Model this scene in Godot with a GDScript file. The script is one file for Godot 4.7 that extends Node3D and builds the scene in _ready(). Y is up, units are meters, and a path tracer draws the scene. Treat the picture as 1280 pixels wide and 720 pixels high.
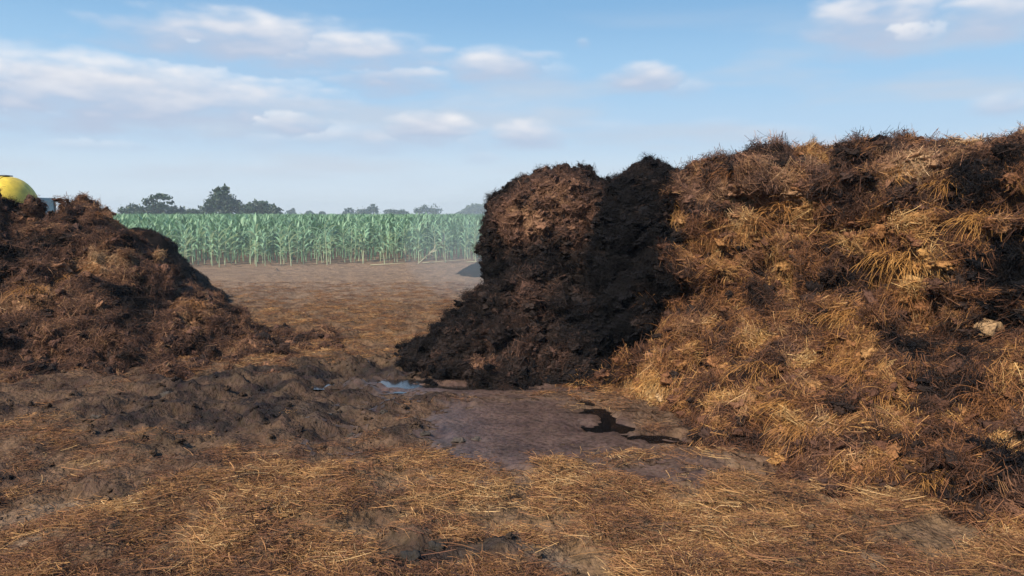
extends Node3D
# A farmyard with heaps of strawy manure, a maize field, far trees and a hazy summer sky. x right, y up, the camera looks along -z; d below means -z.

const CELL := 0.031
# patches of the yard: kind, x, d, half width, half depth, strength
const YARD := [
	["mud",-2.15,6.53,1.32,1.13,1.00], ["mud",-1.67,7.52,0.64,0.77,0.90], ["mud",-3.90,6.68,1.06,0.86,0.45], ["mud",-0.71,5.55,0.35,0.34,0.70], 
	["mud",-2.26,5.16,0.50,0.29,0.50], ["mud",-2.34,4.45,0.33,0.16,0.70], ["mud",-3.19,4.77,0.15,0.14,0.90], ["mud",-0.41,3.44,0.22,0.18,1.00], 
	["mud",-0.14,3.28,0.14,0.08,0.80], ["mud",-0.73,4.01,0.17,0.16,0.35], ["mud",1.60,3.52,0.23,0.17,0.30], ["mud",0.98,3.80,0.16,0.12,0.30], 
	["slick",-0.15,7.09,1.05,0.41,0.90], ["slick",0.12,5.55,0.65,0.90,1.00], ["slick",1.05,4.66,0.45,0.21,0.80], ["slick",0.90,5.25,0.34,0.30,0.80], 
	["straw",1.29,4.63,0.35,0.21,0.90], ["straw",1.65,4.28,0.37,0.28,1.00], ["straw",2.07,4.01,0.39,0.29,1.00], ["straw",2.53,3.91,0.38,0.28,1.00], 
	["straw",-0.09,4.38,1.32,0.46,0.80], ["straw",-1.69,4.01,0.82,0.41,0.90], ["straw",0.84,3.70,0.88,0.59,1.00], ["straw",-2.53,5.16,0.44,0.26,0.60], 
	["straw",-0.33,3.80,0.66,0.30,0.60], ["straw",2.09,3.80,0.70,0.62,0.80], ["straw",-3.43,5.55,0.35,0.25,0.30], ["straw",-2.18,8.61,1.09,1.21,0.55], 
	["straw",-2.60,11.78,1.61,1.69,0.50], ["straw",-1.41,11.17,0.70,1.17,0.50], ["straw",-3.04,9.30,0.54,0.81,1.00], ["straw",-1.84,9.72,0.72,1.02,0.50], 
	["straw",-3.29,12.06,0.76,0.87,0.40], ["straw",0.21,4.90,0.31,0.13,0.70], ["straw",-2.07,3.61,0.35,0.28,0.50], ["straw",-0.84,3.52,0.34,0.26,0.50], 
	["straw",0.25,3.91,0.51,0.32,0.60], ["bare",0.00,3.37,0.26,0.14,0.90], ["bare",-1.51,3.49,0.23,0.14,0.70], ["bare",-2.38,3.80,0.29,0.24,0.70], 
	["bare",0.06,6.05,0.39,0.22,0.80], ["bare",-0.56,4.38,0.19,0.13,0.40], ["bare",-1.43,6.12,0.26,0.20,0.60], ["bare",-0.29,5.34,0.29,0.20,0.50], 
	["bare",1.60,3.28,0.21,0.11,0.40], 
]
# clouds: azimuth, elevation, half width, half height in degrees, strength
const CLOUDS := [
	[-28.4,8.1,15.2,2.2,1.00], [-17.6,8.3,6.6,1.4,0.60], [-31.5,8.5,6.8,1.6,0.95], [-21.7,8.6,5.2,1.6,0.80], [-32.4,7.0,6.2,1.1,0.70], [-19.0,12.3,8.7,1.5,1.00], [-12.6,11.7,8.0,1.3,0.90], [-17.0,10.9,10.0,1.4,0.60], [-22.8,11.6,3.8,1.0,0.70], [-14.8,10.2,8.4,1.0,0.45], [-9.0,10.0,4.3,1.0,0.95], [-1.2,10.9,5.0,1.1,0.90], [2.9,10.3,2.0,0.8,0.55], [9.5,10.0,2.9,1.0,1.00], [12.4,9.1,2.2,0.6,0.60], [-15.7,6.5,4.2,0.8,0.85], [-10.5,5.7,9.9,1.0,0.65], [-6.1,6.5,3.5,1.0,1.00], [0.9,6.1,2.9,1.0,0.85], [24.5,13.0,4.4,1.8,0.95], [26.2,11.5,2.7,1.1,0.95], [31.0,12.4,3.3,1.6,0.85], [32.2,7.0,2.1,0.7,0.75], [5.1,12.3,0.6,0.3,0.60], [-28.6,4.6,3.5,0.4,0.55], [-2.4,4.4,1.6,0.5,0.55], [7.0,6.3,3.4,0.7,0.40], [14.9,6.4,2.7,0.6,0.35], [-15.0,3.0,15.0,1.0,0.30], [19.2,5.7,3.1,0.7,0.45], [-11.0,8.9,12.2,2.4,0.36], [-25.2,6.2,13.7,1.3,0.36], [-1.2,7.4,8.8,1.7,0.30], 
]
# tone patches on the heaps: x, y, d, radius, how much fresher (+) or blacker (-)
const STRAW_PATCHES := [
	[3.14,1.20,6.14,0.40,0.36], [3.13,1.94,6.25,0.24,0.45], [3.87,2.17,6.65,0.22,0.40], [3.43,1.56,5.69,0.22,0.35], [2.48,1.62,6.94,0.46,0.30], [2.57,1.98,6.93,0.23,0.25],
	[1.88,1.36,7.23,0.36,0.25], [1.64,1.82,7.53,0.21,0.20], [2.22,1.14,7.11,0.39,0.15], [2.69,0.77,6.02,0.26,0.30], [2.45,0.46,5.81,0.44,0.18], [1.79,0.30,4.87,0.32,0.14],
	[1.13,0.07,6.69,0.33,0.32], [1.50,0.23,6.43,0.42,0.25], [1.65,0.51,6.82,0.30,0.20], [2.44,0.35,5.12,0.34,0.10], [1.79,0.08,4.64,0.25,0.06], [2.23,0.15,4.35,0.24,0.05],
	[1.90,0.82,6.97,0.30,0.15], [2.75,1.39,6.29,0.21,0.20], [3.44,1.83,5.94,0.26,-0.45], [3.56,1.08,5.77,0.38,-0.50], [3.63,1.24,5.62,0.25,-0.45], [2.91,0.58,5.64,0.22,-0.50],
	[3.14,2.15,6.93,0.38,-0.30], [2.41,2.22,7.32,0.48,-0.20], [3.62,2.05,5.67,0.19,-0.30], [2.74,0.30,4.20,0.23,-0.45], [3.04,0.56,5.13,0.28,-0.25], [2.73,0.99,6.37,0.24,-0.35],
	[2.20,0.77,6.55,0.21,-0.30], [1.91,1.96,7.71,0.42,-0.15], [0.27,1.85,8.71,0.81,0.36], [0.00,1.50,8.38,0.41,0.30], [0.56,1.63,8.36,0.55,0.32], [1.10,1.12,7.51,0.66,-0.20],
	[1.02,0.42,7.42,0.57,-0.22], [1.18,1.82,7.63,0.42,-0.15], [1.03,1.51,7.64,0.42,-0.15], [-0.18,1.03,8.81,0.29,-0.10], [-0.27,0.13,7.28,0.18,0.55], [0.61,0.22,7.22,0.24,0.20],
	[0.33,0.69,7.81,0.51,0.16], [0.00,0.34,7.41,0.49,0.14], [0.46,0.37,7.25,0.40,0.16], [-0.56,0.23,7.57,0.41,0.12], [0.16,0.93,7.85,0.34,0.15], [-5.45,0.72,8.68,0.38,0.45],
	[-5.39,0.89,9.56,0.63,0.30], [-4.97,0.97,9.73,0.53,0.25], [-5.69,1.63,10.76,0.59,0.25], [-3.86,0.27,8.95,0.39,0.30], [-3.92,0.56,9.34,0.31,0.25], [-3.07,0.15,8.56,0.28,0.35],
	[-4.36,0.59,9.05,0.49,-0.35], [-5.77,1.18,9.72,0.48,-0.30], [-5.20,1.26,10.41,0.28,-0.20], [-4.64,0.16,7.99,0.35,-0.10], [-6.32,1.27,9.96,0.44,0.10], [-4.80,1.04,10.46,0.46,0.20],
	[-3.62,0.36,9.32,0.31,0.20], [-4.66,0.45,8.37,0.46,0.15],
]

var rng := RandomNumberGenerator.new()
var noise_a := FastNoiseLite.new()
var noise_b := FastNoiseLite.new()
var noise_c := FastNoiseLite.new()
var names := {}
var mats := {}
var strand_meshes := {}
var clod_meshes: Array[Mesh] = []


# ---------------------------------------------------------------- helpers
func numbered(called: String) -> String:
	var n: int = names.get(called, 0)
	names[called] = n + 1
	return called if n == 0 else "%s_%03d" % [called, n]


func tag(o: Node, label: String, category := "", group := "", kind := "") -> void:
	if label:
		o.set_meta("label", label)
	if category:
		o.set_meta("category", category)
	if group:
		o.set_meta("group", group)
	if kind:
		o.set_meta("kind", kind)


func thing(called: String, at: Vector3, label: String, category: String, group := "") -> Node3D:
	var o := Node3D.new()
	o.name = numbered(called)
	add_child(o)
	o.position = at
	tag(o, label, category, group)
	return o


func part(called: String, mesh: Mesh, mat: Material, parent: Node, at := Transform3D()) -> MeshInstance3D:
	var o := MeshInstance3D.new()
	o.name = called if parent != self else numbered(called)
	o.mesh = mesh
	if mat:
		o.material_override = mat
	o.transform = at
	parent.add_child(o, true)
	return o


func copies(called: String, mesh: Mesh, mat: Material, parent: Node, data: PackedFloat32Array) -> MultiMeshInstance3D:
	var mm := MultiMesh.new()
	mm.transform_format = MultiMesh.TRANSFORM_3D
	mm.use_colors = true
	mm.mesh = mesh
	mm.instance_count = data.size() / 16
	mm.buffer = data
	var o := MultiMeshInstance3D.new()
	o.name = called if parent != self else numbered(called)
	o.multimesh = mm
	o.material_override = mat
	o.set_meta("kind", "stuff")
	parent.add_child(o, true)
	return o


func push(data: PackedFloat32Array, b: Basis, o: Vector3, c: Color) -> void:
	data.append_array(PackedFloat32Array([b.x.x, b.y.x, b.z.x, o.x, b.x.y, b.y.y, b.z.y, o.y, b.x.z, b.y.z, b.z.z, o.z, c.r, c.g, c.b, 1.0]))


func array_mesh(v: PackedVector3Array, n: PackedVector3Array, i: PackedInt32Array, c := PackedColorArray()) -> ArrayMesh:
	var a := []
	a.resize(Mesh.ARRAY_MAX)
	a[Mesh.ARRAY_VERTEX] = v
	if n.size():
		a[Mesh.ARRAY_NORMAL] = n
	if c.size():
		a[Mesh.ARRAY_COLOR] = c
	a[Mesh.ARRAY_INDEX] = i
	var m := ArrayMesh.new()
	m.add_surface_from_arrays(Mesh.PRIMITIVE_TRIANGLES, a)
	return m


func lin(r: float, g: float, b: float) -> Color:
	return Color(r, g, b).linear_to_srgb()


func surface(called: String, color: Color, rough: float, vertex := false) -> StandardMaterial3D:
	var m := StandardMaterial3D.new()
	m.resource_name = called
	m.albedo_color = color
	m.roughness = rough
	m.vertex_color_use_as_albedo = vertex
	mats[called] = m
	return m


func noise_texture(freq: float, octaves: int, lo: float, hi: float, the_seed: int, size := 512) -> ImageTexture:
	var n := FastNoiseLite.new()
	n.seed = the_seed
	n.noise_type = FastNoiseLite.TYPE_SIMPLEX_SMOOTH
	n.frequency = freq
	n.fractal_octaves = octaves
	n.fractal_gain = 0.6
	var im := n.get_seamless_image(size, size)
	im.convert(Image.FORMAT_RGB8)
	var data := im.get_data()
	for k in data.size():
		data[k] = int(clampf(lo + (hi - lo) * data[k] / 255.0, 0, 1) * 255.0)
	return ImageTexture.create_from_image(Image.create_from_data(size, size, false, Image.FORMAT_RGB8, data))


# straw pressed into a mat: short bent stalks of uneven brightness over each other, seamless
func mat_texture(size: int, count: int, dark: float) -> Array:
	var r := RandomNumberGenerator.new()
	r.seed = 99
	var col := PackedByteArray()
	col.resize(size * size)
	col.fill(int(dark * 255))
	var high := PackedByteArray()
	high.resize(size * size)
	high.fill(40)
	for k in count:
		var p := Vector2(r.randf(), r.randf()) * size
		var a := r.randf() * TAU
		var length := r.randi_range(14, 110)
		var half := r.randi_range(1, 2)
		var bend := r.randfn(0.0, 0.012)
		var b := int(clampf(dark + (1.0 - dark) * pow(r.randf(), 1.3), 0, 1) * 255)
		var h := 60 + int(190.0 * k / count)
		for s in length:
			p += Vector2(cos(a), sin(a))
			a += bend
			for w in range(-half, half + 1):
				var x := posmod(int(p.x - sin(a) * w), size)
				var y := posmod(int(p.y + cos(a) * w), size)
				col[y * size + x] = b
				high[y * size + x] = h - absi(w) * 14
	return [ImageTexture.create_from_image(Image.create_from_data(size, size, false, Image.FORMAT_L8, col)), ImageTexture.create_from_image(Image.create_from_data(size, size, false, Image.FORMAT_L8, high))]


func grained(m: StandardMaterial3D, color_tex: Texture2D, bump_tex: Texture2D, scale: float, relief_cm: float) -> void:
	m.uv1_triplanar = true
	m.uv1_world_triplanar = true
	m.uv1_scale = Vector3.ONE * scale
	m.albedo_texture = color_tex
	if bump_tex:
		m.heightmap_enabled = true
		m.heightmap_texture = bump_tex
		m.heightmap_scale = relief_cm


static func smin(a: float, b: float, k: float) -> float:
	var h := maxf(k - absf(a - b), 0.0) / k
	return minf(a, b) - h * h * k * 0.25


static func smax(a: float, b: float, k: float) -> float:
	var h := maxf(k - absf(a - b), 0.0) / k
	return maxf(a, b) + h * h * k * 0.25


# ---------------------------------------------------------------- sky
func cloud_into(buf: PackedFloat32Array, shade: PackedFloat32Array, w: int, h: int, c: Array, n: FastNoiseLite) -> void:
	var per := w / 360.0
	var x0 := int((c[0] - c[2] * 1.7) * per)
	var x1 := int((c[0] + c[2] * 1.7) * per)
	var y0 := int((90 - c[1] - c[3] * 2.2) * per)
	var y1 := int((90 - c[1] + c[3] * 2.6) * per)
	for y in range(maxi(y0, 0), mini(y1, h / 2)):
		var ey: float = (90.0 - y / per - c[1]) / c[3]
		for x in range(x0, x1):
			var ex: float = (x / per - c[0]) / c[2]
			var az := x / per
			var n1 := n.get_noise_3d(az * 0.8, ey * c[3] * 2.8 + c[1] * 7.0, c[0])
			# flat soft underside, billowed top
			var yy := ey + 0.25 * ex * ex
			var r := ex * ex + (yy * yy if yy > 0.0 else yy * yy * 0.45)
			var v: float = (1.10 - r * 0.74 + n1 * (0.75 if ey > 0.0 else 0.6)) * c[4]
			if v <= 0.0:
				continue
			var xx := posmod(x, w)
			var k := y * w + xx
			v = smoothstep(0.0, 1.3, v) * minf(1.0, c[4] + 0.15)
			if v > buf[k]:
				buf[k] = v
				shade[k] = clampf(0.36 + 0.62 * ey + 0.45 * n1, 0.0, 1.0)


func make_sky() -> PanoramaSkyMaterial:
	var w := 3072
	var h := 1536
	var im := Image.create(w, h, false, Image.FORMAT_RGBF)
	var stops := [[0.0, Color(0.76, 0.84, 0.91)], [3.0, Color(0.64, 0.77, 0.89)], [6.0, Color(0.49, 0.68, 0.88)], [10.0, Color(0.37, 0.61, 0.87)], [15.0, Color(0.24, 0.47, 0.76)], [30.0, Color(0.14, 0.33, 0.64)], [90.0, Color(0.09, 0.23, 0.52)]]
	var rows: Array[Color] = []
	for y in h:
		var el := 90.0 - (y + 0.5) * 180.0 / h
		var c: Color = stops[0][1]
		for k in range(stops.size() - 1):
			if el >= stops[k][0] and el <= stops[k + 1][0]:
				c = stops[k][1].lerp(stops[k + 1][1], smoothstep(0.0, 1.0, (el - stops[k][0]) / (stops[k + 1][0] - stops[k][0])) * 0.5 + 0.5 * (el - stops[k][0]) / (stops[k + 1][0] - stops[k][0]))
		if el < 0:
			c = Color(0.42, 0.46, 0.48)
		rows.append(c)
		im.fill_rect(Rect2i(0, y, w, 1), c)
	var n := FastNoiseLite.new()
	n.seed = 5
	n.frequency = 0.28
	n.fractal_octaves = 5
	n.fractal_gain = 0.5
	var buf := PackedFloat32Array()
	buf.resize(w * h / 2)
	var shade := PackedFloat32Array()
	shade.resize(w * h / 2)
	var all := CLOUDS.duplicate()
	var r := RandomNumberGenerator.new()
	r.seed = 77
	# the same kind of broken cloud goes on round the rest of the sky
	for k in 62:
		var az := r.randf_range(40.0, 320.0)
		var el := 4.5 + 30.0 * pow(r.randf(), 1.6)
		var half := r.randf_range(1.5, 6.5)
		all.append([az, el, half, clampf(half * r.randf_range(0.17, 0.34), 0.4, 1.8), r.randf_range(0.5, 1.0)])
	for k in 14:
		var el := r.randf_range(18.0, 38.0)
		all.append([r.randf_range(-42.0, 42.0), el, r.randf_range(2.0, 6.0), r.randf_range(0.5, 1.6), r.randf_range(0.5, 1.0)])
	for c in all:
		cloud_into(buf, shade, w, h, c, n)
	var low := Color(0.50, 0.58, 0.74)
	var high := Color(0.93, 0.92, 0.94)
	for y in range(h / 2):
		var el := 90.0 - (y + 0.5) * 180.0 / h
		var veil := smoothstep(0.5, 4.0, el) * (1.0 - smoothstep(8.0, 16.0, el)) * 0.62
		if el > 46.0:
			continue
		for x in w:
			var k := y * w + x
			var v := buf[k]
			var thin := 0.0
			if veil > 0.0:
				var a := TAU * x / w
				thin = veil * smoothstep(-0.15, 0.5, n.get_noise_3d(cos(a) * 9.0, el * 1.1, sin(a) * 9.0))
			if v <= 0.003 and thin <= 0.003:
				continue
			var c := rows[y].lerp(Color(0.60, 0.66, 0.76), thin)
			if v > 0.0:
				c = c.lerp(low.lerp(high, shade[k]), v * 0.93)
			im.set_pixel(x, y, c)
	var m := PanoramaSkyMaterial.new()
	m.panorama = ImageTexture.create_from_image(im)
	return m


# ---------------------------------------------------------------- the yard
func yard_masks(x: float, d: float) -> Dictionary:
	var m := {"mud": 0.0, "straw": 0.0, "slick": 0.0, "bare": 0.0}
	var wx := x + 0.35 * noise_a.get_noise_2d(x * 2.1, d * 2.1 + 40.0) + 0.12 * noise_a.get_noise_2d(x * 8.0, d * 8.0)
	var wd := d + 0.35 * noise_a.get_noise_2d(x * 2.1 + 70.0, d * 2.1) + 0.10 * noise_a.get_noise_2d(x * 8.0 + 9.0, d * 8.0)
	if d < 14.0:
		for b in YARD:
			var ex: float = (wx - b[1]) / b[3]
			var ed: float = (wd - b[2]) / b[4]
			var r := ex * ex + ed * ed
			if r < 2.2:
				m[b[0]] = maxf(m[b[0]], b[5] * (1.0 - smoothstep(0.35, 2.2, r)))
	return m


# the sunken places that hold liquid: x, d, half width, half depth, how deep
const HOLLOWS := [[-1.09, 7.30, 0.20, 0.15, 0.06], [-0.86, 7.12, 0.22, 0.07, 0.05], [-0.45, 7.02, 0.28, 0.09, 0.055], [0.05, 6.98, 0.25, 0.08, 0.045], [-1.78, 7.12, 0.16, 0.05, 0.05], [-1.60, 7.22, 0.13, 0.05, 0.05],
	[0.67, 6.15, 0.12, 0.10, 0.062], [0.64, 6.48, 0.07, 0.13, 0.055], [0.70, 5.66, 0.18, 0.11, 0.066], [0.76, 5.92, 0.06, 0.15, 0.055], [0.99, 5.42, 0.17, 0.08, 0.062], [1.14, 5.28, 0.18, 0.055, 0.058], [1.33, 4.72, 0.14, 0.035, 0.045], [1.22, 4.62, 0.11, 0.03, 0.045]]
const LIQUID := -0.013


func ground_height(x: float, d: float, m: Dictionary) -> float:
	if d > 60.0 or absf(x) > 40.0:
		return 0.0
	var rough: float = 0.60 + 0.55 * m.mud + 0.50 * m.straw - 0.62 * m.slick - 0.3 * m.bare
	rough = maxf(rough, 0.08) * (1.0 - 0.45 * smoothstep(11.0, 17.0, d)) * (1.0 - smoothstep(25.0, 40.0, d))
	var y := 0.045 * noise_a.get_noise_2d(x * 1.1, d * 1.1) * minf(rough + 0.2, 1.0)
	y += 0.088 * noise_b.get_noise_2d(x * 3.2, d * 3.2) * rough
	y += 0.058 * (0.35 - absf(noise_c.get_noise_2d(x * 7.0, d * 7.0))) * rough
	y += 0.016 * noise_b.get_noise_2d(x * 17.0, d * 17.0) * rough * (1.0 - smoothstep(7.0, 11.0, d))
	if m.mud > 0.25 and d > 5.0:
		# tyre lugs pressed into the mud
		var along := x * 0.97 + d * 0.24
		var across := d * 0.97 - x * 0.24
		var lane := absf(fposmod(across * 0.9 + 0.25 * noise_a.get_noise_2d(x, 3.0), 1.0) - 0.5)
		y += 0.028 * m.mud * (1.0 if lane < 0.28 else 0.0) * sin(along * 26.0 + lane * 16.0) * (0.5 + noise_b.get_noise_2d(x * 2.0, d * 2.0))
	y += 0.012
	for b in HOLLOWS:
		var ex: float = (x - b[0]) / b[2]
		var ed: float = (d - b[1]) / b[3]
		var r := ex * ex + ed * ed
		if r < 4.0:
			r += 1.3 * noise_b.get_noise_2d(x * 13.0, d * 19.0)
			y -= (y * 0.85 + b[4] * 0.55) * (1.0 - smoothstep(0.1, 3.4, r))
	return y


func gy(x: float, d: float) -> float:
	return ground_height(x, d, yard_masks(x, d))


func ground_color(x: float, d: float, m: Dictionary) -> Color:
	var far := smoothstep(11.0, 17.0, d + 2.0 * noise_a.get_noise_2d(x * 0.9, d * 0.9))
	var n1 := noise_b.get_noise_2d(x * 4.0 + 30.0, d * 4.0)
	var n2 := noise_c.get_noise_2d(x * 13.0, d * 13.0 + 11.0)
	var c := Color(0.128, 0.082, 0.056).lerp(Color(0.255, 0.176, 0.122), far)
	c = c.lerp(Color(0.066, 0.040, 0.030), smoothstep(-0.05, 0.45, n1) * (1.0 - 0.6 * far) * 0.8)
	c = c.lerp(Color(0.172, 0.114, 0.070), m.straw * 0.75)
	c = c.lerp(Color(0.200, 0.148, 0.110), m.bare * 0.8)
	c = c.lerp(Color(0.025, 0.021, 0.022), m.mud * (0.75 + 0.5 * n1))
	c = c.lerp(Color(0.105, 0.074, 0.060), m.slick * 0.8)
	return c * (1.0 + 0.35 * n2)


func spaced(lo: float, hi: float, step: float, reach_lo: float, reach_hi: float, middle := 0.0) -> PackedFloat32Array:
	var a := PackedFloat32Array()
	var s := step
	var v := lo
	while v > reach_lo:
		s *= 1.22
		v -= s
		a.insert(0, maxf(v, reach_lo))
	v = lo
	while v < hi:
		a.append(v)
		v += step
	s = step
	if middle > hi:
		while v < middle:
			a.append(v)
			v += s
			s = minf(s * 1.03, 0.07)
	while v < reach_hi:
		a.append(v)
		s *= 1.18
		v += s
	a.append(reach_hi)
	return a


func make_ground() -> void:
	var xs := spaced(-6.4, 4.6, 0.034, -700.0, 500.0)
	var ds := spaced(2.6, 8.4, 0.034, -30.0, 760.0, 25.0)
	var v := PackedVector3Array()
	var c := PackedColorArray()
	var idx := PackedInt32Array()
	var w := xs.size()
	for d in ds:
		for x in xs:
			var m := yard_masks(x, d)
			v.append(Vector3(x, ground_height(x, d, m), -d))
			var col := ground_color(x, d, m)
			col.a = 1.0
			c.append(col)
	for j in range(ds.size() - 1):
		for i in range(w - 1):
			var k := j * w + i
			idx.append_array(PackedInt32Array([k, k + w, k + 1, k + 1, k + w, k + w + 1]))
	var o := part("ground", array_mesh(v, smooth_normals(v, idx), idx, c), mats.soil, self)
	tag(o, "", "", "", "structure")
	# slick wet mud: a film of slurry over the smooth places
	var sv := PackedVector3Array()
	var sc := PackedColorArray()
	var si := PackedInt32Array()
	var map := {}
	for j in range(1, ds.size() - 1):
		if ds[j] > 8.0 or ds[j] < 4.2:
			continue
		for i in range(1, w - 1):
			if xs[i] < -1.6 or xs[i] > 1.7:
				continue
			var k := j * w + i
			var slick: float = yard_masks(xs[i], ds[j]).slick
			if slick > 0.36 + 0.45 * noise_b.get_noise_2d(xs[i] * 3.0, ds[j] * 5.0) + 0.5 * noise_b.get_noise_2d(xs[i] * 10.0, ds[j] * 16.0) + 0.45 * noise_c.get_noise_2d(xs[i] * 30.0, ds[j] * 34.0):
				for q in [k, k + 1, k + w, k + w + 1]:
					if not map.has(q):
						map[q] = sv.size()
						sv.append(v[q] + Vector3(0, 0.004, 0))
						var t := 0.5 + 0.5 * noise_b.get_noise_2d(v[q].x * 6.0, v[q].z * 6.0)
						var ym := yard_masks(v[q].x, -v[q].z)
						sc.append(ground_color(v[q].x, -v[q].z, ym).lerp(Color(0.050, 0.034, 0.031).lerp(Color(0.125, 0.082, 0.068), t), smoothstep(0.3, 0.9, ym.slick)))
				si.append_array(PackedInt32Array([map[k], map[k + w], map[k + 1], map[k + 1], map[k + w], map[k + w + 1]]))
	var film := part("wet_mud", array_mesh(sv, smooth_normals(sv, si), si, sc), mats.wet, self)
	tag(film, "", "", "", "structure")


func smooth_normals(v: PackedVector3Array, idx: PackedInt32Array) -> PackedVector3Array:
	var n := PackedVector3Array()
	n.resize(v.size())
	for k in range(0, idx.size(), 3):
		var a := idx[k]
		var b := idx[k + 1]
		var c := idx[k + 2]
		var f := (v[c] - v[a]).cross(v[b] - v[a])
		n[a] += f
		n[b] += f
		n[c] += f
	for k in n.size():
		n[k] = n[k].normalized()
	return n


func make_puddles() -> void:
	# groups of hollows that hold one pool each
	for pool in [[-1.35, 6.80, 0.55, 7.50], [-2.1, 7.0, -1.4, 7.35], [0.5, 5.48, 0.96, 6.7], [0.84, 5.15, 1.45, 5.56], [1.05, 4.55, 1.55, 4.80]]:
		var v := PackedVector3Array()
		var idx := PackedInt32Array()
		var n := 14
		var mid := Vector2((pool[0] + pool[2]) / 2, (pool[1] + pool[3]) / 2)
		v.append(Vector3(mid.x, LIQUID, -mid.y))
		for k in n:
			var a := TAU * k / n
			v.append(Vector3(mid.x + cos(a) * (pool[2] - pool[0]) * 0.56, LIQUID, -mid.y - sin(a) * (pool[3] - pool[1]) * 0.56))
			idx.append_array(PackedInt32Array([0, 1 + (k + 1) % n, 1 + k]))
		var o := part("puddle", array_mesh(v, smooth_normals(v, idx), idx), mats.water if pool[0] < 0.0 else mats.liquor, self)
		tag(o, "", "", "", "structure")


# ---------------------------------------------------------------- heaps as fields, meshed with surface nets
func rough3(p: Vector3, a: float, b: float, c: float) -> float:
	return a * noise_a.get_noise_3d(p.x * 1.7, p.y * 2.0, p.z * 1.7) + b * noise_b.get_noise_3d(p.x * 4.6, p.y * 5.5, p.z * 4.6) - c * (absf(noise_c.get_noise_3d(p.x * 7.0, p.y * 9.0, p.z * 7.0)) * 1.5 - 0.3) - c * 0.45 * (absf(noise_b.get_noise_3d(p.x * 19.0, p.y * 24.0, p.z * 19.0)) * 1.5 - 0.3)


func straw_field(p: Vector3) -> float:
	var q := Vector2(p.x - 1.30, -p.z - 7.30)
	var s := q.x * 0.766 - q.y * 0.643
	var t := q.x * 0.643 + q.y * 0.766
	# grabbed slices: the wall steps in and out in layers
	var wave := 0.5 * noise_a.get_noise_3d(s * 0.9, 3.0, 1.0)
	var layer := fposmod((p.y + wave) * 1.9, 1.0)
	var step := 0.34 * (layer - 0.5) + 0.30 * noise_a.get_noise_2d(s * 1.6, p.y * 1.9)
	var wall := -(t - (0.10 + 0.16 * p.y) + step * 0.80)
	var top := 2.00 + 0.022 * s + 0.20 * noise_a.get_noise_2d(s * 1.7 + 11.0, t * 1.4) + 0.07 * minf(t, 1.5)
	var body := smax(wall, p.y - top, 0.40)
	body = smax(body, -(s + 0.14), 0.26)
	body = smax(body, t - 3.6, 0.5)
	body = smax(body, s - 6.2, 0.5)
	# loose straw slid down to the foot
	var reach := 0.95 + 1.15 * smoothstep(0.3, 2.2, s) + 0.25 * noise_a.get_noise_2d(s * 1.3, 8.0)
	var apron_y := 0.78 * (1.0 - clampf(-(t - 0.15) / reach, 0.0, 1.4)) + 0.14 * noise_a.get_noise_2d(s * 2.0, t * 2.0 + 5.0)
	apron_y *= smoothstep(-0.32, 0.50, s)
	var apron := (p.y - apron_y) * 0.84
	apron = smax(apron, t - 1.5, 0.3)
	apron = smax(apron, s - 6.2, 0.3)
	apron = smax(apron, -s - 0.7, 0.3)
	return smin(body, apron, 0.22) + rough3(p, 0.16, 0.13, 0.10) * (0.35 + 0.65 * smoothstep(0.0, 0.3, p.y))


static func egg(p: Vector3, c: Vector3, r: Vector3) -> float:
	var q := (p - c) / r
	var k0 := q.length()
	var k1 := (q / r).length()
	return k0 * (k0 - 1.0) / maxf(k1, 0.001)


func dark_field(p: Vector3) -> float:
	var lobe := egg(p, Vector3(0.48, 1.27, -9.2), Vector3(0.78, 0.84, 0.95))
	lobe = smin(lobe, egg(p, Vector3(0.95, 1.0, -9.3), Vector3(0.72, 0.92, 1.0)), 0.25)
	var column := egg(p, Vector3(1.36, 1.02, -8.05), Vector3(0.50, 1.03, 0.72))
	column = smin(column, egg(p, Vector3(1.6, 0.8, -8.6), Vector3(0.8, 1.25, 0.9)), 0.2)
	var ex := (p.x - 0.38) / 1.50
	var ed := (-p.z - 8.45) / 1.42
	var cone := (p.y - 1.36 * (1.0 - sqrt(ex * ex + ed * ed + 0.01))) * 0.62
	return smin(smin(lobe, column, 0.12), cone, 0.14) + rough3(p, 0.12, 0.13, 0.10)


const LEFT_CONES := [[-7.40, 10.2, 2.30, 2.6, 2.8], [-5.90, 10.6, 1.96, 1.50, 2.5], [-5.2, 10.0, 1.32, 1.65, 2.1], [-5.4, 9.0, 0.85, 1.7, 1.5], [-4.2, 9.2, 0.46, 1.2, 1.0], [-3.7, 9.0, 0.22, 1.2, 0.9], [-6.45, 10.4, 1.86, 1.2, 1.8], [-7.0, 9.0, 1.0, 2.6, 1.7]]


func left_field(p: Vector3) -> float:
	var f := 9.0
	for c in LEFT_CONES:
		var ex: float = (p.x - c[0]) / c[3]
		var ed: float = (-p.z - c[1]) / c[4]
		f = smin(f, (p.y - c[2] * (1.0 - sqrt(ex * ex + ed * ed + 0.012))) * 0.72, 0.16)
	return f + rough3(p, 0.16, 0.14, 0.09)


func mound_field(p: Vector3) -> float:
	var q := p - Vector3(-0.35, 0, -20.4)
	return (p.y - 0.62 * (1.0 - sqrt(q.x * q.x * 0.75 + q.z * q.z * 0.6 + 0.02))) * 0.8 + rough3(p, 0.08, 0.06, 0.03)


func back_field(p: Vector3) -> float:
	var q := p - Vector3(-6.6, 0, -13.6)
	return (p.y - 1.62 * (1.0 - sqrt(q.x * q.x * 0.50 + q.z * q.z * 0.40 + 0.02))) * 0.7 + rough3(p, 0.14, 0.09, 0.04)


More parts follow.
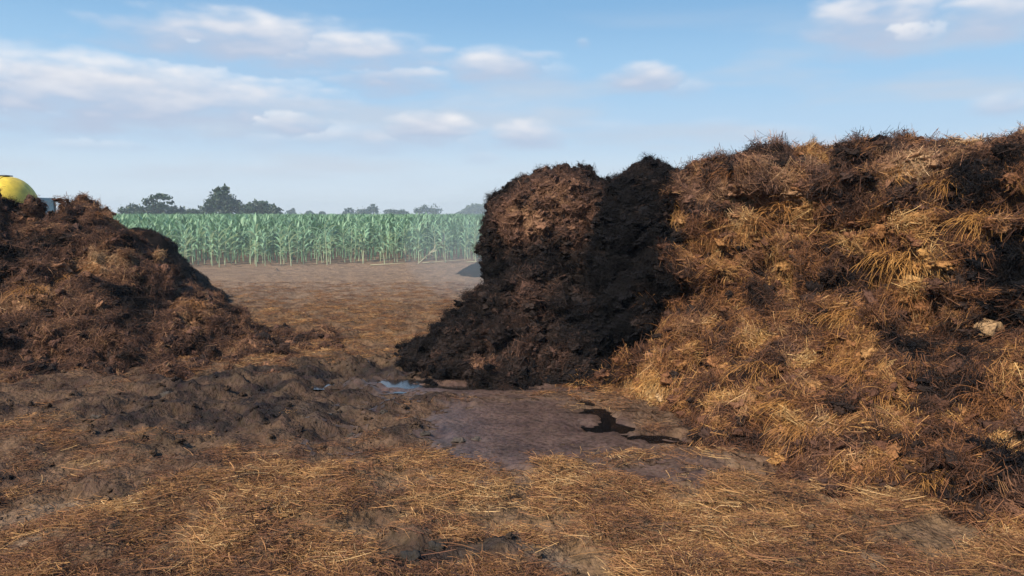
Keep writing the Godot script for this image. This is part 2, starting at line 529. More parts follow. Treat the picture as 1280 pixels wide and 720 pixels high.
func net(field: Callable, lo: Vector3, hi: Vector3, cell: float) -> Dictionary:
	var nx := int((hi.x - lo.x) / cell) + 1
	var ny := int((hi.y - lo.y) / cell) + 1
	var nz := int((hi.z - lo.z) / cell) + 1
	var B := 6
	var val := PackedFloat32Array()
	val.resize(nx * ny * nz)
	val.fill(1e9)
	var active := []
	var half := B * cell * 0.5
	for bz in range(0, nz - 1, B):
		for by in range(0, ny - 1, B):
			for bx in range(0, nx - 1, B):
				var mid := lo + Vector3(bx, by, bz) * cell + Vector3.ONE * half
				if absf(field.call(mid)) < half * 1.75 + 0.07:
					active.append(Vector3i(bx, by, bz))
	for b in active:
		for z in range(b.z, mini(b.z + B + 1, nz)):
			for y in range(b.y, mini(b.y + B + 1, ny)):
				var k: int = (z * ny + y) * nx + b.x
				for x in range(b.x, mini(b.x + B + 1, nx)):
					if val[k] > 1e8:
						val[k] = field.call(lo + Vector3(x, y, z) * cell)
					k += 1
	var v := PackedVector3Array()
	var at := PackedInt32Array()
	at.resize(nx * ny * nz)
	at.fill(-1)
	var sy := nx
	var sz := nx * ny
	var corner := [0, 1, sy, sy + 1, sz, sz + 1, sz + sy, sz + sy + 1]
	var edges := [[0, 1], [2, 3], [4, 5], [6, 7], [0, 2], [1, 3], [4, 6], [5, 7], [0, 4], [1, 5], [2, 6], [3, 7]]
	var cells := PackedInt32Array()
	for b in active:
		for z in range(b.z, mini(b.z + B, nz - 1)):
			for y in range(b.y, mini(b.y + B, ny - 1)):
				for x in range(b.x, mini(b.x + B, nx - 1)):
					var k: int = z * sz + y * sy + x
					var inside := 0
					for c in corner:
						if val[k + c] < 0.0:
							inside += 1
					if inside == 0 or inside == 8:
						continue
					var sum := Vector3.ZERO
					var cnt := 0
					for e in edges:
						var a: float = val[k + corner[e[0]]]
						var c: float = val[k + corner[e[1]]]
						if (a < 0.0) != (c < 0.0):
							var f := a / (a - c)
							var p0 := Vector3(e[0] & 1, (e[0] >> 1) & 1, e[0] >> 2)
							var p1 := Vector3(e[1] & 1, (e[1] >> 1) & 1, e[1] >> 2)
							sum += p0.lerp(p1, f)
							cnt += 1
					at[k] = v.size()
					cells.append(k)
					v.append(lo + (Vector3(x, y, z) + sum / cnt) * cell)
	var idx := PackedInt32Array()
	for k in cells:
		var a := val[k]
		for e in [[1, sy, sz], [sy, sz, 1], [sz, 1, sy]]:
			var b: float = val[k + e[0]]
			if (a < 0.0) == (b < 0.0):
				continue
			var q0 := at[k]
			var q1: int = at[k - e[1]] if k >= e[1] else -1
			var q2: int = at[k - e[1] - e[2]] if k >= e[1] + e[2] else -1
			var q3: int = at[k - e[2]] if k >= e[2] else -1
			if q1 < 0 or q2 < 0 or q3 < 0:
				continue
			if a < 0.0:
				idx.append_array(PackedInt32Array([q0, q2, q1, q0, q3, q2]))
			else:
				idx.append_array(PackedInt32Array([q0, q1, q2, q0, q2, q3]))
	return {"v": v, "i": idx, "n": smooth_normals(v, idx)}


# ---------------------------------------------------------------- straw
const TONES := [[0.0, Color(0.008, 0.0085, 0.012)], [0.28, Color(0.040, 0.028, 0.025)], [0.52, Color(0.150, 0.070, 0.044)], [0.76, Color(0.300, 0.138, 0.056)], [1.0, Color(0.480, 0.262, 0.085)], [1.25, Color(0.62, 0.42, 0.19)]]


# how far each heap's colours run to the grey of old, leached manure
const LEACHED := [0.06, 0.30, 0.25]


# grey dried crust on the straw heap: x, y, d, radius
const CRUST := [[1.75, 2.05, 7.4, 0.50], [2.3, 2.1, 7.1, 0.55], [2.8, 2.1, 6.9, 0.50], [3.3, 1.95, 6.4, 0.40], [3.9, 2.2, 6.4, 0.50]]


func crust(kind: int, p: Vector3) -> float:
	var v: float = LEACHED[kind]
	if kind == 0:
		var n := noise_b.get_noise_3d(p.x * 5.0 + 60.0, p.y * 6.0, p.z * 5.0)
		v += 0.15 * smoothstep(0.12, 0.45, n)
		for b in CRUST:
			var r: float = Vector3(p.x - b[0], p.y - b[1], -p.z - b[2]).length() / b[3]
			v = maxf(v, 0.30 * (1.0 - smoothstep(0.5, 1.3, r + 0.8 * n)))
	return v


func heap_color(leached: float, t: float) -> Color:
	var c := tone(t)
	var g := c.r * 0.3 + c.g * 0.6 + c.b * 0.1
	return c.lerp(Color(g * 1.10, g * 1.0, g * 1.12), leached)


func tone(t: float) -> Color:
	t = clampf(t, 0.0, 1.25)
	for k in range(TONES.size() - 1):
		if t <= TONES[k + 1][0]:
			return TONES[k][1].lerp(TONES[k + 1][1], (t - TONES[k][0]) / (TONES[k + 1][0] - TONES[k][0]))
	return TONES[-1][1]


func ribbon(v: PackedVector3Array, n: PackedVector3Array, c: PackedColorArray, idx: PackedInt32Array, pts: PackedVector3Array, width: float, side: Vector3, bright: float) -> void:
	var last := pts.size() - 1
	for k in pts.size():
		var dir := (pts[mini(k + 1, last)] - pts[maxi(k - 1, 0)]).normalized()
		var s := (side - dir * side.dot(dir)).normalized() * width * 0.5 * (1.0 if k < last else 0.5)
		var up := s.cross(dir).normalized()
		var at := v.size()
		v.append(pts[k] - s)
		v.append(pts[k] + s)
		n.append(up)
		n.append(up)
		var col := Color(bright, bright * 0.985, bright * 0.95)
		c.append(col)
		c.append(col)
		if k < last:
			idx.append_array(PackedInt32Array([at, at + 2, at + 1, at + 1, at + 2, at + 3]))


# a handful of straws lying on a surface whose normal is +y; "spread" is how far they stray from +z
func strands(count: int, len_lo: float, len_hi: float, width: float, spread: float, lift: float, radius: float) -> ArrayMesh:
	var v := PackedVector3Array()
	var n := PackedVector3Array()
	var c := PackedColorArray()
	var idx := PackedInt32Array()
	for k in count:
		var a := rng.randf_range(-spread, spread)
		var length := rng.randf_range(len_lo, len_hi)
		var dir := Vector3(sin(a), rng.randf_range(-0.1, lift), cos(a)).normalized()
		var p := Vector3(rng.randf_range(-radius, radius), rng.randf_range(0.0, 0.02), rng.randf_range(-radius, radius)) - dir * length * 0.5
		var bend := Vector3(rng.randf_range(-0.5, 0.5), rng.randf_range(-0.35, 0.15), rng.randf_range(-0.5, 0.5))
		var pts := PackedVector3Array()
		var kink := rng.randf() < 0.25
		for s in 4:
			pts.append(p)
			p += dir * length / 3.0
			dir = (dir + bend * (2.2 if kink and s == 1 else 0.55)).normalized()
		ribbon(v, n, c, idx, pts, width * rng.randf_range(0.6, 1.35), Vector3(rng.randf_range(-1, 1), rng.randf_range(-0.7, 0.7), rng.randf_range(-1, 1)), rng.randf_range(0.5, 1.25))
	return array_mesh(v, n, idx, c)


# straws that spill out over an edge (+z is outwards) and droop
func tuft(count: int, half: float, length: float, droop: float) -> ArrayMesh:
	var v := PackedVector3Array()
	var n := PackedVector3Array()
	var c := PackedColorArray()
	var idx := PackedInt32Array()
	for k in count:
		var x := rng.randfn(0.0, 0.5) * half
		var p := Vector3(x, rng.randf_range(-0.05, 0.07), rng.randf_range(-0.10, 0.02))
		var dir := Vector3(x / half * 0.45 + rng.randfn(0.0, 0.5), rng.randf_range(-0.35, 0.5), rng.randf_range(0.25, 0.9)).normalized()
		var l := length * rng.randf_range(0.2, 1.1)
		var pts := PackedVector3Array()
		for s in 6:
			pts.append(p)
			p += dir * l / 5.0
			dir = (dir + Vector3(rng.randfn(0.0, 0.06), -droop * rng.randf_range(0.6, 1.2), rng.randfn(0.0, 0.06))).normalized()
		ribbon(v, n, c, idx, pts, rng.randf_range(0.0024, 0.005), Vector3(rng.randf_range(-1, 1), rng.randf_range(-0.5, 0.5), rng.randf_range(-1, 1)), rng.randf_range(0.4, 1.45))
	return array_mesh(v, n, idx, c)


func make_strands() -> void:
	strand_meshes.tangle = strands(12, 0.05, 0.20, 0.0034, PI, 0.05, 0.11)
	strand_meshes.tangle2 = strands(12, 0.04, 0.15, 0.0040, PI, 0.12, 0.10)
	strand_meshes.combed = strands(13, 0.08, 0.26, 0.0036, 0.6, 0.05, 0.10)
	strand_meshes.combed2 = strands(13, 0.06, 0.20, 0.0040, 0.85, 0.12, 0.09)
	strand_meshes.chaff = strands(24, 0.015, 0.065, 0.0042, PI, 0.16, 0.09)
	strand_meshes.flat = strands(10, 0.07, 0.26, 0.0036, PI, 0.05, 0.14)
	for k in 4:
		clod_meshes.append(lump(1.0, 90 + k))


func lump(r: float, the_seed: int) -> ArrayMesh:
	var s := SphereMesh.new()
	s.radius = r
	s.height = r * 2
	s.radial_segments = 14
	s.rings = 9
	var a := s.get_mesh_arrays()
	var v: PackedVector3Array = a[Mesh.ARRAY_VERTEX]
	for k in v.size():
		var p := v[k]
		v[k] = p * (1.0 + 0.75 * noise_b.get_noise_3d(p.x * 1.1 + the_seed * 7.0, p.y * 1.1, p.z * 1.1) + 0.55 * noise_c.get_noise_3d(p.x * 2.6 + the_seed * 3.0, p.y * 2.6, p.z * 2.6) + 0.4 * noise_b.get_noise_3d(p.x * 6.0 + the_seed, p.y * 6.0, p.z * 6.0)) * Vector3(1.0, 0.72, 1.0)
	var idx: PackedInt32Array = a[Mesh.ARRAY_INDEX]
	return array_mesh(v, smooth_normals(v, idx), idx)


# which tone the manure has at a point of a heap
func heap_tone(kind: int, p: Vector3) -> float:
	var n1 := noise_a.get_noise_3d(p.x * 2.6 + 50.0, p.y * 3.4, p.z * 2.6)
	var n2 := noise_b.get_noise_3d(p.x * 4.5, p.y * 6.0 + 20.0, p.z * 4.5)
	var t := 0.5
	if kind == 0:
		var n3 := noise_c.get_noise_3d(p.x * 5.5 + 15.0, p.y * 8.5, p.z * 5.5)
		# a red-brown matrix, fresher straw in clumps, black rotted pockets
		t = 0.455 + 0.22 * n1 + 0.18 * n2 + 0.30 * smoothstep(0.12, 0.36, n3 + 0.3 * n1) - 0.24 * smoothstep(0.14, 0.40, -n3 + 0.5 * n2)
	elif kind == 1:
		t = 0.09 + 0.16 * n1 + 0.24 * n2
	else:
		t = 0.40 + 0.30 * n1 + 0.36 * n2
	for b in STRAW_PATCHES:
		var r: float = Vector3(p.x - b[0], (p.y - b[1]) * 1.15, -p.z - b[2]).length() / b[3]
		if r < 1.25:
			t += b[4] * (1.0 - smoothstep(0.35, 1.25, r + 0.45 * n2))
	return t


func heap(called: String, kind: int, field: Callable, lo: Vector3, hi: Vector3, cell: float, straws: int, clods: int, label: String, keep: Callable) -> Node3D:
	var g := net(field, lo, hi, cell)
	var v: PackedVector3Array = g.v
	var n: PackedVector3Array = g.n
	var c := PackedColorArray()
	c.resize(v.size())
	var tones := PackedFloat32Array()
	tones.resize(v.size())
	var greys := PackedFloat32Array()
	greys.resize(v.size())
	for k in v.size():
		tones[k] = heap_tone(kind, v[k])
		greys[k] = crust(kind, v[k])
		var col := heap_color(greys[k], tones[k] + 0.06) * (1.0 + 0.5 * noise_c.get_noise_3d(v[k].x * 16.0, v[k].y * 16.0, v[k].z * 16.0))
		col.a = 1.0
		c[k] = col
	var base := Vector3((lo.x + hi.x) / 2, 0, (lo.z + hi.z) / 2)
	var root := thing(called, base, label, "manure heap")
	var put_back := Transform3D(Basis(), -base)
	part("manure", array_mesh(v, n, g.i, c), mats.dung if kind != 1 else mats.wet_dung, root, put_back)
	var sets := {}
	for s in strand_meshes:
		sets[s] = PackedFloat32Array()
	var lumps := [PackedFloat32Array(), PackedFloat32Array(), PackedFloat32Array(), PackedFloat32Array()]
	var placed := 0
	while placed < straws:
		var k := rng.randi_range(0, v.size() - 1)
		var p := v[k]
		if p.y < -0.02 or not keep.call(p):
			placed += 0 if rng.randf() < 0.9 else 1
			continue
		placed += 1
		var up := (n[k] + Vector3(rng.randf_range(-0.14, 0.14), rng.randf_range(-0.14, 0.14), rng.randf_range(-0.14, 0.14))).normalized()
		var t := tones[k]
		var down := Vector3.DOWN - up * Vector3.DOWN.dot(up)
		var steep := down.length()
		var fwd := Vector3(rng.randf_range(-1, 1), rng.randf_range(-1, 1), rng.randf_range(-1, 1))
		var which := "tangle" if rng.randf() < 0.5 else "tangle2"
		if rng.randf() < (0.42 if kind != 1 else 0.72):
			which = "chaff"
		elif steep > 0.5 and rng.randf() < 0.55 and kind == 0:
			which = "combed" if rng.randf() < 0.5 else "combed2"
			var lean := noise_a.get_noise_3d(p.x * 3.0, p.y * 3.0, p.z * 3.0 + 90.0) * 2.6
			fwd = down.normalized().rotated(up, lean + rng.randf_range(-0.3, 0.3))
		fwd = (fwd - up * fwd.dot(up)).normalized()
		var size := rng.randf_range(0.5, 0.98) * (1.0 if kind == 0 else 0.85)
		var b := Basis(up.cross(fwd), up, fwd) * size
		var col := heap_color(greys[k], t + rng.randfn(0.04 if kind != 1 else 0.0, 0.15 if kind != 1 else 0.10) + (0.20 if rng.randf() < 0.08 else 0.0))
		push(sets[which], b, p - base + up * 0.004, col)
	for q in clods:
		var k := rng.randi_range(0, v.size() - 1)
		var p := v[k]
		if p.y < -0.02 or not keep.call(p):
			continue
		var size := 0.010 + (0.05 if kind != 1 else 0.038) * pow(rng.randf(), 2.6)
		var col := heap_color(greys[k], tones[k] - 0.06 + rng.randfn(0.0, 0.10))
		# clods and pressed flakes, flat side along the layers of the heap
		var lie := Basis.from_euler(Vector3(rng.randfn(0.0, 0.5), rng.randf() * TAU, rng.randfn(0.0, 0.5))) * Basis.from_scale(Vector3(size * rng.randf_range(0.8, 1.6), size * rng.randf_range(0.4, 0.9), size))
		push(lumps[q % 4], lie, p - base, col)
	for s in sets:
		if sets[s].size():
			copies("straw" if s != "chaff" else "chaff", strand_meshes[s], mats.straw, root, sets[s])
	for q in 4:
		if lumps[q].size():
			copies("crumbs", clod_meshes[q], mats.crumb, root, lumps[q])
	return root


func add_tufts(root: Node3D, field: Callable, list: Array) -> void:
	for e in list:
		var p := Vector3(e[0], e[1], -e[2])
		var h := 0.05
		var g := Vector3(field.call(p + Vector3(h, 0, 0)) - field.call(p - Vector3(h, 0, 0)), 0.0, field.call(p + Vector3(0, 0, h)) - field.call(p - Vector3(0, 0, h)))
		g = g.normalized().lerp(Vector3(-0.45, 0, 0.9), 0.5).normalized()
		var b := Basis(Vector3.UP.cross(g), Vector3.UP, g) * float(e[3]) * 0.8
		var m := surface("straw_%d" % root.get_child_count(), lin(1, 1, 1), 0.7, true)
		var c := tone(e[4])
		m.albedo_color = lin(c.r, c.g, c.b)
		m.metallic_specular = 0.2
		m.backlight_enabled = true
		m.backlight = lin(0.18, 0.15, 0.1)
		part("straw_tuft", mats.tufts[int(e[5])], m, root, Transform3D(b, p - root.position))


# ---------------------------------------------------------------- loose straw and clods on the yard
func litter() -> void:
	var sets := {"flat": PackedFloat32Array(), "tangle": PackedFloat32Array(), "chaff": PackedFloat32Array()}
	var lumps := [PackedFloat32Array(), PackedFloat32Array(), PackedFloat32Array(), PackedFloat32Array()]
	var n := 0
	while n < 150000:
		var d := 3.0 + 15.0 * pow(rng.randf(), 1.7)
		var x := rng.randf_range(-0.72, 0.72) * (d + 1.2)
		n += 1
		var m := yard_masks(x, d)
		var patch := noise_b.get_noise_2d(x * 2.4 + 3.0, d * 2.4)
		var fleck := noise_b.get_noise_2d(x * 7.0 + 8.0, d * 7.0)
		var chance: float = 0.17 + 0.50 * m.straw + 0.45 * patch + 0.55 * fleck - 0.75 * m.mud - 0.75 * m.slick - 0.35 * m.bare
		if d > 8.0:
			chance = chance * 1.1 + 0.12
		if rng.randf() > chance + 0.05:
			continue
		var y := ground_height(x, d, m)
		if y < LIQUID + 0.012:
			continue
		var which := "flat"
		var roll := rng.randf()
		if roll < 0.45:
			which = "chaff"
		elif roll < 0.72:
			which = "tangle"
		var up := Vector3(rng.randf_range(-0.16, 0.16), 1, rng.randf_range(-0.16, 0.16)).normalized()
		var fwd := Vector3(rng.randf_range(-1, 1), 0, rng.randf_range(-1, 1))
		fwd = (fwd - up * fwd.dot(up)).normalized()
		var t: float = 0.51 + 0.22 * m.straw - 0.20 * m.mud + 0.25 * patch + 0.2 * fleck + rng.randfn(0.0, 0.18)
		push(sets[which], Basis(up.cross(fwd), up, fwd) * rng.randf_range(0.38, 0.85), Vector3(x, y + 0.005, -d), heap_color(0.13, t + 0.08))
	for k in 5200:
		var d := 3.0 + 9.0 * pow(rng.randf(), 1.4)
		var x := rng.randf_range(-0.72, 0.62) * (d + 1.0)
		var m := yard_masks(x, d)
		if rng.randf() > 0.18 + 0.75 * m.mud - m.slick:
			continue
		var size := 0.006 + 0.024 * pow(rng.randf(), 3.0)
		var c := ground_color(x, d, m) * rng.randf_range(0.6, 1.25)
		push(lumps[k % 4], Basis.from_euler(Vector3(rng.randf() * TAU, rng.randf() * TAU, 0)) * size, Vector3(x, ground_height(x, d, m) + size * 0.1, -d), c)
	var loose := thing("loose_straw", Vector3.ZERO, "loose golden straw and chaff trodden into the open yard", "straw")
	tag(loose, "", "", "", "stuff")
	for s in sets:
		copies("straw" if s != "chaff" else "chaff", strand_meshes[s], mats.straw, loose, sets[s])
	var crumbs := thing("mud_crumbs", Vector3.ZERO, "small dark crumbs of mud scattered over the open yard", "mud")
	tag(crumbs, "", "", "", "stuff")
	for q in 4:
		copies("crumbs", clod_meshes[q], mats.crumb, crumbs, lumps[q])


func big_clods() -> void:
	var ground := get_node("ground")
	for e in [
		[-0.64,5.44,0.035,0.040], [-0.36,5.25,0.045,0.070], [-0.26,5.34,0.035,0.070], [-1.18,5.55,0.035,0.040], [-3.25,5.88,0.035,0.060], [-1.56,6.00,0.035,0.035],
		[-1.02,6.00,0.035,0.040], [-0.36,3.52,0.040,0.022], [-0.47,3.44,0.045,0.022], [-2.98,6.53,0.050,0.045],
	]:
		var m := yard_masks(e[0], e[1])
		var mat := surface("clod", lin(e[3], e[3] * 0.82, e[3] * 0.72), 0.95)
		grained(mat, mats.grain_tex, mats.bump_tex, 2.0, 1.5)
		part("clod", clod_meshes[rng.randi_range(0, 3)], mat, ground, Transform3D(Basis.from_euler(Vector3(0, rng.randf() * TAU, 0)) * Basis.from_scale(Vector3(e[2], e[2] * 0.7, e[2])), Vector3(e[0], ground_height(e[0], e[1], m) + e[2] * 0.15, -e[1])))


# ---------------------------------------------------------------- maize
func leaf_mesh(length: float, width: float, rise: float, droop: float) -> ArrayMesh:
	var v := PackedVector3Array()
	var idx := PackedInt32Array()
	var p := Vector3.ZERO
	var a := rise
	var seg := 6
	for k in seg + 1:
		var f := float(k) / seg
		var w := width * 0.5 * (0.55 + 0.75 * sin(PI * minf(f * 1.25 + 0.12, 1.0))) * (1.0 - pow(f, 4.0))
		var fold := w * 0.55
		v.append(p + Vector3(-w, fold, 0))
		v.append(p)
		v.append(p + Vector3(w, fold * 0.9, 0))
		if k < seg:
			var at := k * 3
			idx.append_array(PackedInt32Array([at, at + 3, at + 1, at + 1, at + 3, at + 4, at + 1, at + 4, at + 2, at + 2, at + 4, at + 5]))
		p += Vector3(0.02 * sin(f * 5.0), sin(a), cos(a)) * length / seg
		a -= droop / seg * (0.5 + 1.3 * f)
	return array_mesh(v, smooth_normals(v, idx), idx)


func stalk_mesh(height: float) -> ArrayMesh:
	var v := PackedVector3Array()
	var idx := PackedInt32Array()
	for k in 9:
		var f := k / 8.0
		var r := lerpf(0.017, 0.005, f) * (1.12 if k % 2 else 1.0)
		for s in 6:
			v.append(Vector3(cos(TAU * s / 6) * r, f * height, sin(TAU * s / 6) * r))
		if k < 8:
			for s in 6:
				var a := k * 6 + s
				var b := k * 6 + (s + 1) % 6
				idx.append_array(PackedInt32Array([a, b, a + 6, b, b + 6, a + 6]))
	return array_mesh(v, smooth_normals(v, idx), idx)


const ORDINALS := ["first", "second", "third", "fourth", "fifth", "sixth", "seventh", "eighth", "ninth", "tenth", "eleventh", "twelfth", "thirteenth", "fourteenth", "fifteenth", "sixteenth"]
var leaves: Array[ArrayMesh] = []


func plant_plan(r: RandomNumberGenerator) -> Array:
	var plan := []
	var turn := r.randf() * TAU
	for k in 10:
		var f := k / 9.0
		plan.append([Transform3D(Basis(Vector3.UP, turn + (PI if k % 2 else 0.0) + r.randfn(0.0, 0.35)) * (0.85 + 0.3 * r.randf()) * lerpf(0.9, 0.72, absf(f - 0.45) * 2.0), Vector3(0, 0.34 + 0.78 * f, 0)), clampi(int(f * 5.0 + r.randf_range(-0.6, 0.9)), 0, 5)])
	return plan


func maize_plant(plan: Array, stalk: Mesh) -> Node3D:
	var o := Node3D.new()
	part("stalk", stalk, mats.stalk, o)
	for e in plan:
		part("leaf", leaves[e[1]], mats.leaf, o, e[0])
	return o


func merged_plant(plan: Array, stalk: Mesh) -> ArrayMesh:
	var v := PackedVector3Array()
	var n := PackedVector3Array()
	var c := PackedColorArray()
	var idx := PackedInt32Array()
	var pieces := [[stalk, Transform3D(), Color(1.0, 1.0, 1.0)]]
	for e in plan:
		var b := rng.randf_range(0.62, 1.0)
		pieces.append([leaves[e[1]], e[0], Color(b, b, b)])
	for e in pieces:
		var a: Array = e[0].surface_get_arrays(0)
		var at := v.size()
		for k in a[Mesh.ARRAY_VERTEX].size():
			v.append(e[1] * a[Mesh.ARRAY_VERTEX][k])
			n.append((e[1].basis * a[Mesh.ARRAY_NORMAL][k]).normalized())
			c.append(e[2])
		for k in a[Mesh.ARRAY_INDEX]:
			idx.append(at + k)
	return array_mesh(v, n, idx, c)


func maize() -> void:
	var r := RandomNumberGenerator.new()
	r.seed = 11
	leaves = [leaf_mesh(0.50, 0.070, 0.60, 2.3), leaf_mesh(0.62, 0.080, 0.85, 2.2), leaf_mesh(0.68, 0.084, 0.98, 1.9), leaf_mesh(0.64, 0.080, 1.10, 1.6), leaf_mesh(0.54, 0.070, 1.22, 1.3), leaf_mesh(0.42, 0.052, 1.38, 0.8)]
	var stalk := stalk_mesh(1.12)
	var plans := []
	var merged: Array[ArrayMesh] = []
	for k in 6:
		plans.append(plant_plan(r))
		merged.append(merged_plant(plans[k], stalk))
	var protos: Array[Node3D] = []
	for k in 6:
		protos.append(maize_plant(plans[k], stalk))
	# the field's edge runs from (-17, d 20) to (6, d 28); rows run away from it to the right
	var spots := []
	var row := Vector2(0.36, 0.933)
	var across := Vector2(0.933, -0.36)
	for i in range(-230, 260):
		var start := -4.0
		for j in range(0, 1200):
			var q := Vector2(-5.0, 24.4) + across * (i * 0.76) + row * (j * 0.27 + start)
			if q.y < 19.0:
				continue
			if q.y > 165.0 or q.x > 0.17 * q.y + 3.0:
				break
			if q.x < -0.64 * q.y - 3.0 or q.y < 25.75 + 0.36 * (q.x + 1.07):
				continue
			var inside := q.y - 25.75 - 0.36 * (q.x + 1.07)
			if r.randf() < (0.72 if inside > 0.22 and inside < 1.0 else 0.12):
				continue
			if q.y > 60.0 and (j % 2 or (q.y > 100.0 and j % 4)):
				continue
			spots.append(q + Vector2(r.randf_range(-0.06, 0.06), r.randf_range(-0.07, 0.07)))
	var edge := func(q: Vector2) -> float: return q.y - 25.75 - 0.36 * (q.x + 1.07)
	# which plants show largest: those nearest the open edge and not behind the heaps
	var front := []
	var rest := []
	for q in spots:
		var az: float = q.x / q.y
		if az > -0.46 and az < -0.015 and edge.call(q) < 3.2:
			front.append(q)
		else:
			rest.append(q)
	front.sort_custom(func(a, b): return edge.call(a) < edge.call(b))
	while front.size() > 290:
		rest.append(front.pop_back())
	var outer := front.filter(func(q): return edge.call(q) < 0.19 and q.x / q.y > -0.41)
	outer.sort_custom(func(a, b): return a.x / a.y < b.x / b.y)
	for k in front.size():
		var q: Vector2 = front[k]
		var s := r.randf_range(0.82, 1.12) * (1.1 if edge.call(q) < 0.24 else 1.0)
		var t := Transform3D(Basis.from_euler(Vector3(r.randfn(0.0, 0.05), r.randf() * TAU, r.randfn(0.0, 0.05))) * s, Vector3(q.x, gy(q.x, q.y) - 0.015, -q.y))
		var o: Node3D
		var which := r.randi_range(0, 5)
		if k < 60:
			o = protos[which].duplicate()
		else:
			var mi := MeshInstance3D.new()
			mi.mesh = merged[which]
			mi.material_override = mats.maize
			o = mi
		o.name = numbered("maize_plant")
		o.transform = t
		add_child(o)
		var place := outer.find(q)
		if place >= 0 and place < ORDINALS.size():
			tag(o, "maize plant on the field's bare front edge, %s from the left heap" % ORDINALS[place], "maize plant", "maize plants in the front rows of the field")
		else:
			tag(o, "maize plant in the rows behind the field's bare front edge", "maize plant", "maize plants in the front rows of the field")
	for q in protos:
		q.free()
	var sets := []
	for k in 6:
		sets.append(PackedFloat32Array())
	for q in rest:
		var s := r.randf_range(0.92, 1.12) * (1.0 + 0.10 * smoothstep(0.0, 8.0, edge.call(q)))
		if q.y > 60.0:
			s *= 1.05
		var b := Basis.from_euler(Vector3(r.randfn(0.0, 0.05), r.randf() * TAU, r.randfn(0.0, 0.05))) * s
		var tint := r.randf_range(0.8, 1.15)
		push(sets[r.randi_range(0, 5)], b, Vector3(q.x, -0.02, -q.y), Color(tint, tint, tint * 0.97))
	var crop := thing("maize_crop", Vector3.ZERO, "dense green maize crop stretching away behind the front rows to the trees", "maize")
	tag(crop, "", "", "", "stuff")
	for k in 6:
		copies("plants", merged[k], mats.maize, crop, sets[k])
	# one plant knocked over at the edge, and dry stalks lying on the headland
	var bent := thing("bent_maize_plant", Vector3(-3.05, 0.0, -24.75), "pale maize plant at the field edge leaning far over to the right", "maize plant")
	part("stalk", stalk, mats.dry, bent, Transform3D(Basis(Vector3(0, 0, 1), -0.85), Vector3.ZERO))
	for k in 5:
		part("leaf", leaves[2], mats.dry, bent, Transform3D(Basis(Vector3(0, 0, 1), -0.85) * Basis(Vector3.UP, k * 2.4 + 0.5) * 0.8, Vector3(0.26 + 0.13 * k, 0.24 + 0.115 * k, 0)))
	for e in [[-6.9, 22.4, 0.3, 0.9, "farthest left"], [-4.4, 23.8, 1.4, 1.1, "in the middle"], [-2.9, 24.9, 1.7, 1.2, "right of the leaning plant"], [-1.5, 25.3, 1.5, 1.3, "beside the small dark mound"]]:
		var m := stalk_mesh(e[3])
		var o := part("dry_stalk", m, mats.dry, self, Transform3D(Basis(Vector3.UP, e[2]) * Basis(Vector3(1, 0, 0), 1.5), Vector3(e[0], 0.035, -e[1])))
		tag(o, "dry pale maize stalk lying along the field edge, " + e[4], "stalk", "fallen stalks along the field edge")


# ---------------------------------------------------------------- trees
func limb(v: PackedVector3Array, idx: PackedInt32Array, a: Vector3, b: Vector3, ra: float, rb: float) -> void:
	var dir := (b - a).normalized()
	var u := dir.cross(Vector3(0.3, 0.1, 0.9)).normalized()
	var w := dir.cross(u)
	var at := v.size()
	for k in 2:
		for s in 6:
			var q := TAU * s / 6
			v.append((b if k else a) + (u * cos(q) + w * sin(q)) * (rb if k else ra))
	for s in 6:
		var i := at + s
		var j := at + (s + 1) % 6
		idx.append_array(PackedInt32Array([i, j, i + 6, j, j + 6, i + 6]))


# puffs: x, y, z, radius, flatness of each mass of leaves, in metres from the foot
func tree(called: String, at: Vector3, height: float, trunk_r: float, puffs: Array, count: int, leaf: float, mat: Material, label: String, group: String) -> void:
	var r := RandomNumberGenerator.new()
	r.seed = hash(label)
	var o := thing(called, at, label, "tree", group)
	var v := PackedVector3Array()
	var idx := PackedInt32Array()
	var fork := Vector3(0, height * 0.38, 0)
	limb(v, idx, Vector3.ZERO, fork, trunk_r, trunk_r * 0.7)
	for p in puffs:
		limb(v, idx, fork, Vector3(p[0], p[1], p[2]), trunk_r * 0.45, trunk_r * 0.08)
	part("trunk", array_mesh(v, smooth_normals(v, idx), idx), mats.bark, o)
	v = PackedVector3Array()
	var n := PackedVector3Array()
	var c := PackedColorArray()
	idx = PackedInt32Array()
	var total := 0.0
	for p in puffs:
		total += p[3] * p[3]
	for p in puffs:
		var own := int(count * p[3] * p[3] / total)
		var clumps := []
		for k in 9 + own / 60:
			var q: Vector3 = Vector3(r.randfn(), r.randfn(), r.randfn()).normalized() * p[3] * pow(r.randf(), 0.4)
			clumps.append(Vector3(p[0], p[1], p[2]) + q * Vector3(1, p[4], 1))
		for k in own:
			var mid: Vector3 = clumps[r.randi_range(0, clumps.size() - 1)]
			mid += Vector3(r.randfn(), r.randfn() * 0.7, r.randfn()) * p[3] * 0.19
			var up := Vector3(r.randfn(), r.randfn() + 0.6, r.randfn()).normalized()
			var side := up.cross(Vector3(r.randfn(), r.randfn(), r.randfn())).normalized()
			var fw := up.cross(side)
			var s := leaf * r.randf_range(0.5, 1.3)
			var a := v.size()
			v.append_array(PackedVector3Array([mid - side * s * 0.5, mid + fw * s * 0.8, mid + side * s * 0.5, mid - fw * s * 0.8]))
			var b := r.randf_range(0.6, 1.35)
			for q in 4:
				n.append(up)
				c.append(Color(b, b, b * 0.95))
			idx.append_array(PackedInt32Array([a, a + 1, a + 2, a, a + 2, a + 3]))
	part("crown", array_mesh(v, n, idx, c), mat, o)


